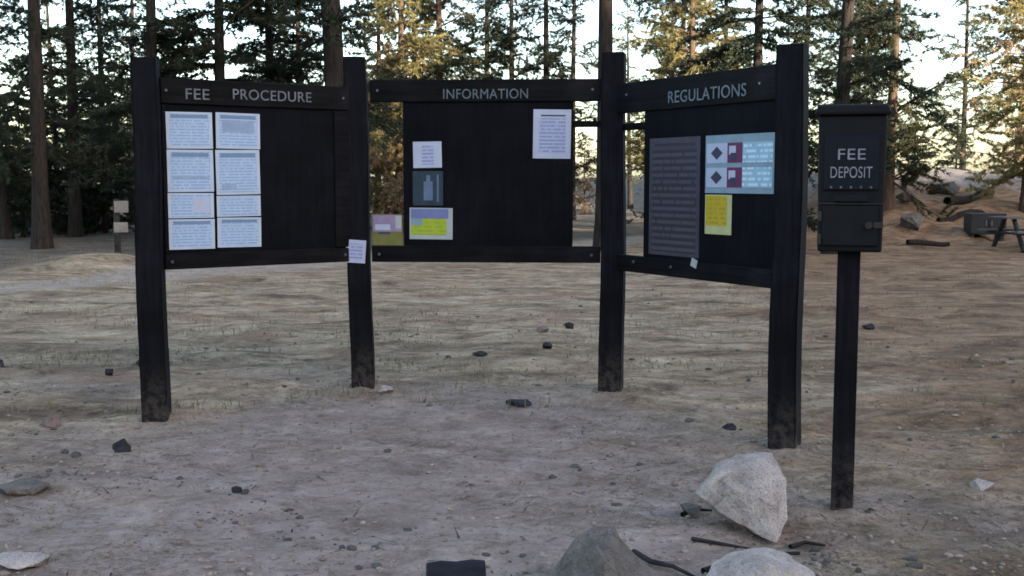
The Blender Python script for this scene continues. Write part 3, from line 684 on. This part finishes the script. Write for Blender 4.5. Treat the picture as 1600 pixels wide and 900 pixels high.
near = [
 ('tall', 65, 24.5, .85, 'dark pine with bare lower trunk outside the edge post by the fee sheets'),
 ('pine', 118, 29, .9, 'green pine just past the bare trunked pine outside the fee board'),
 ('pine', 12, 28, .8, 'pine at the picture edge on the fee board side'),
 ('tall', 240, 25.5, .75, 'slim straight pine rising behind the corner of the FEE board'),
 ('fir', 345, 26, 1.0, 'fir with drooping tiers rising behind the word PROCEDURE'),
 ('fir_b', 428, 28, 1.0, 'fir with drooping tiers rising behind the bare end of the FEE board'),
 ('tall', 538, 25.5, 1.25, 'thick dark pine trunk right behind the post bearing a white note'),
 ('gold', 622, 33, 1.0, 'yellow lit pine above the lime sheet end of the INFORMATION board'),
 ('pine_b', 690, 37, .95, 'warm barked pine rising behind the start of the word INFORMATION'),
 ('bare', 855, 31, .62, 'pine trunk rising behind the white sheet of the INFORMATION board'),
 ('bare', 945, 25, .95, 'straight dark pine trunk right behind the tallest middle post'),
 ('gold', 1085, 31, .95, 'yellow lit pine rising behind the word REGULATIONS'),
 ('fir_b', 1175, 27, 1.05, 'dark fir rising beside the top of the thickest post'),
 ('tall', 1300, 24.5, .85, 'dark pine trunk right above the fee drop box'),
 ('pine_b', 1385, 31, .95, 'bushy green pine beyond the fee drop box'),
 ('gold', 1600, 31, 1.0, 'yellow lit pine at the picture edge above the picnic table'),
 ('pine', 205, 47, .9, 'distant pine between the slim pine and the marker post'),
 ('pine', 95, 50, .8, 'distant pine showing between the trunks outside the fee board'),
 ('pine_b', 470, 42, .9, 'distant pine showing between drooping fir and thick dark trunk'),
 ('pine_b', 760, 44, .95, 'distant pine rising above the middle of the INFORMATION board'),
 ('fir', 1130, 46, 1.0, 'distant dark fir between yellow lit pine and the thickest post'),
 ('pine', 1245, 44, .9, 'distant pine between the thickest post and the drop box'),
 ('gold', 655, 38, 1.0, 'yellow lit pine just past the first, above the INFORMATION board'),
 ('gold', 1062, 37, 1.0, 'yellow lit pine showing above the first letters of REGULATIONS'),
 ('gold', 590, 41, .95, 'farther yellow lit pine seen in the gap by the lilac panel'),
 ('pine', 893, 47, .9, 'distant pine filling the sky just before the tallest middle post'),
 ('pine', 985, 62, .8, 'far thin pine in the bright gap just past the tallest middle post'),
 ('pine', 1500, 56, .8, 'distant thin pine on the bright skyline above the steel locker'),
 ('pine_c', 165, 34, .9, 'ragged dark pine above the little marker post'),
 ('pine_c', 800, 36, .9, 'ragged dark pine above the end of the word INFORMATION'),
 ('pine_c', 1048, 42, .9, 'ragged dark pine just past the tallest middle post'),
 ('pine_c', 1335, 38, .9, 'ragged dark pine right over the lid of the drop box'),
]
for kd, px, Y, sc, lab in near: tree(kd, px, Y, lab, sc)
for px, Y, sc in [(-30, 34, .75), (20, 33, .7), (95, 35, .75), (150, 38, .8), (205, 40, .8), (60, 42, .9), (130, 31, .6), (240, 36, .7), (175, 46, .95), (10, 45, .95), (36, 29, .72), (92, 30, .78), (165, 31, .8)]:
    tree('young', px, Y, 'low dark young fir crowding the shade outside the edge post of the fee board', sc, group='young firs crowded outside the fee board')
for px, Y, sc, lab in [(603, 33, .95, 'sun-tinted dry brown shrub seen through the gap beside the lilac panel'), (1582, 42, 1.25, 'sun-tinted dry orange brown shrub behind the picnic table'), (915, 52, .6, 'low sun-tinted dry shrub seen through the gap before the tallest middle post'), (660, 44, 1.0, 'sun-tinted dry brown shrub hidden mostly behind the lime sheet board')]:
    tree('dry', px, Y, lab, sc)
for px, Y, sc, lab in [(1425, 46, .6, 'low dark bushy fir on the bank just past the drop box'), (1490, 47, .5, 'low dark bushy fir on the bank above the steel locker')]:
    tree('young', px, Y, lab, sc)
# ------------------------------------------------------------------ picnic table, steel locker, marker post, far logs
pt = empty('picnic_table', (12.0, 25.7, gz(12.0, 25.7)), math.radians(8)); tag(pt, 'weathered grey picnic table with dark legs at the picture edge', 'picnic table')
for j in range(5): link('plank', bm_mesh('plank', box_bm(-.95, .95, -.37 + j * .15, -.235 + j * .15, .73, .775, .006), M['table']), pt)
for sy in (-1, 1):
    for j in range(2): link('bench_plank', bm_mesh('bench_plank', box_bm(-.95, .95, sy * .70 - .13 + j * .135, sy * .70 - .005 + j * .135, .42, .462, .006), M['table']), pt)
for sx in (-.65, .65):
    for sy in (-1, 1):
        V, F = tube([(sx, sy * .62, 0), (sx, sy * .18, .728)], [.055, .055], 6); link('leg', mesh_np('leg', V, F, M['table_leg']), pt)
    link('crossbar', bm_mesh('crossbar', box_bm(sx - .03, sx + .03, -.82, .82, .37, .419, .005), M['table_leg']), pt)
lo = empty('storage_locker', (11.85, 28.1, gz(11.85, 28.1)), math.radians(-6)); tag(lo, 'squat dark steel storage locker behind the picnic table', 'storage locker')
link('body', bm_mesh('body', box_bm(-.43, .43, -.3, .3, .08, .60, .01), M['table_leg']), lo)
for sx in (-1, 1):
    d_ = link('door', bm_mesh('door', box_bm(min(sx * .01, sx * .42), max(sx * .01, sx * .42), -.315, -.3005, .11, .57, .004), M['table_leg']), lo)
    link('handle', bm_mesh('handle', box_bm(sx * .07 - .012, sx * .07 + .012, -.335, -.3155, .3, .42, .003), M['bolt']), d_)
    link('foot', bm_mesh('foot', box_bm(sx * .36 - .04, sx * .36 + .04, -.25, .25, -.05, .0795, .004), M['table_leg']), lo)
mp = empty('marker_post', (-8.14, 23.1, gz(-8.14, 23.1)), math.radians(12)); tag(mp, 'short dark marker post with two pale plates beside the fee board post', 'marker post')
link('post', bm_mesh('post', box_bm(-.06, .06, -.05, .05, -.2, 1.14, .01), M['stick']), mp)
link('plate', bm_mesh('plate', box_bm(-.04, .24, -.062, -.051, .86, 1.10, .003), M['tan_plate']), mp)
link('plate', bm_mesh('plate', box_bm(-.06, .22, -.062, -.051, .45, .66, .003), M['tan_plate']), mp)
def far_log(x0, y0, x1, y1, r, label):
    pts = [(x0 + (x1 - x0) * t, y0 + (y1 - y0) * t, gz(x0 + (x1 - x0) * t, y0 + (y1 - y0) * t) + r * .8) for t in np.linspace(0, 1, 6)]
    V, F = tube(pts, [r, r * 1.05, r, r * .95, r * .9, r * .8], 10); c = np.mean(V, 0)
    o = link('fallen_log', mesh_np('fallen_log', V - c, F, M['bark'], True)); o.location = c; tag(o, label, 'log')
far_log(12.2, 31.5, 14.3, 33.5, .12, 'long dark fallen log high on the grey bank beyond the drop box')
far_log(9.4, 26.6, 10.5, 26.9, .07, 'short dark log on the ground between drop box and picnic table')
far_log(11.4, 30.0, 12.9, 30.2, .10, 'dark fallen log half way up the bank behind the steel locker')

for i, (x, y, a, b, m, lab) in enumerate([
 (10.3, 29.0, .45, .28, 'rock_grey', 'grey rock on the bank just past the drop box'),
 (13.0, 33.8, .55, .30, 'rock_grey', 'broad grey rock near the top of the bank'),
 (14.6, 31.6, .40, .28, 'rock_pale', 'pale rock on the bank above the picnic table'),
 (11.1, 31.6, .35, .22, 'rock_grey', 'small grey rock in the middle of the bank')]):
    rock('bank_rock', x, y, blob_pts(a, a * .8, b, 18, 70 + i), M[m], 30 + i, lab, 'rock', 'rocks on the bank', sink=b * .5, disp=a * .08, sub=2, bev=0)
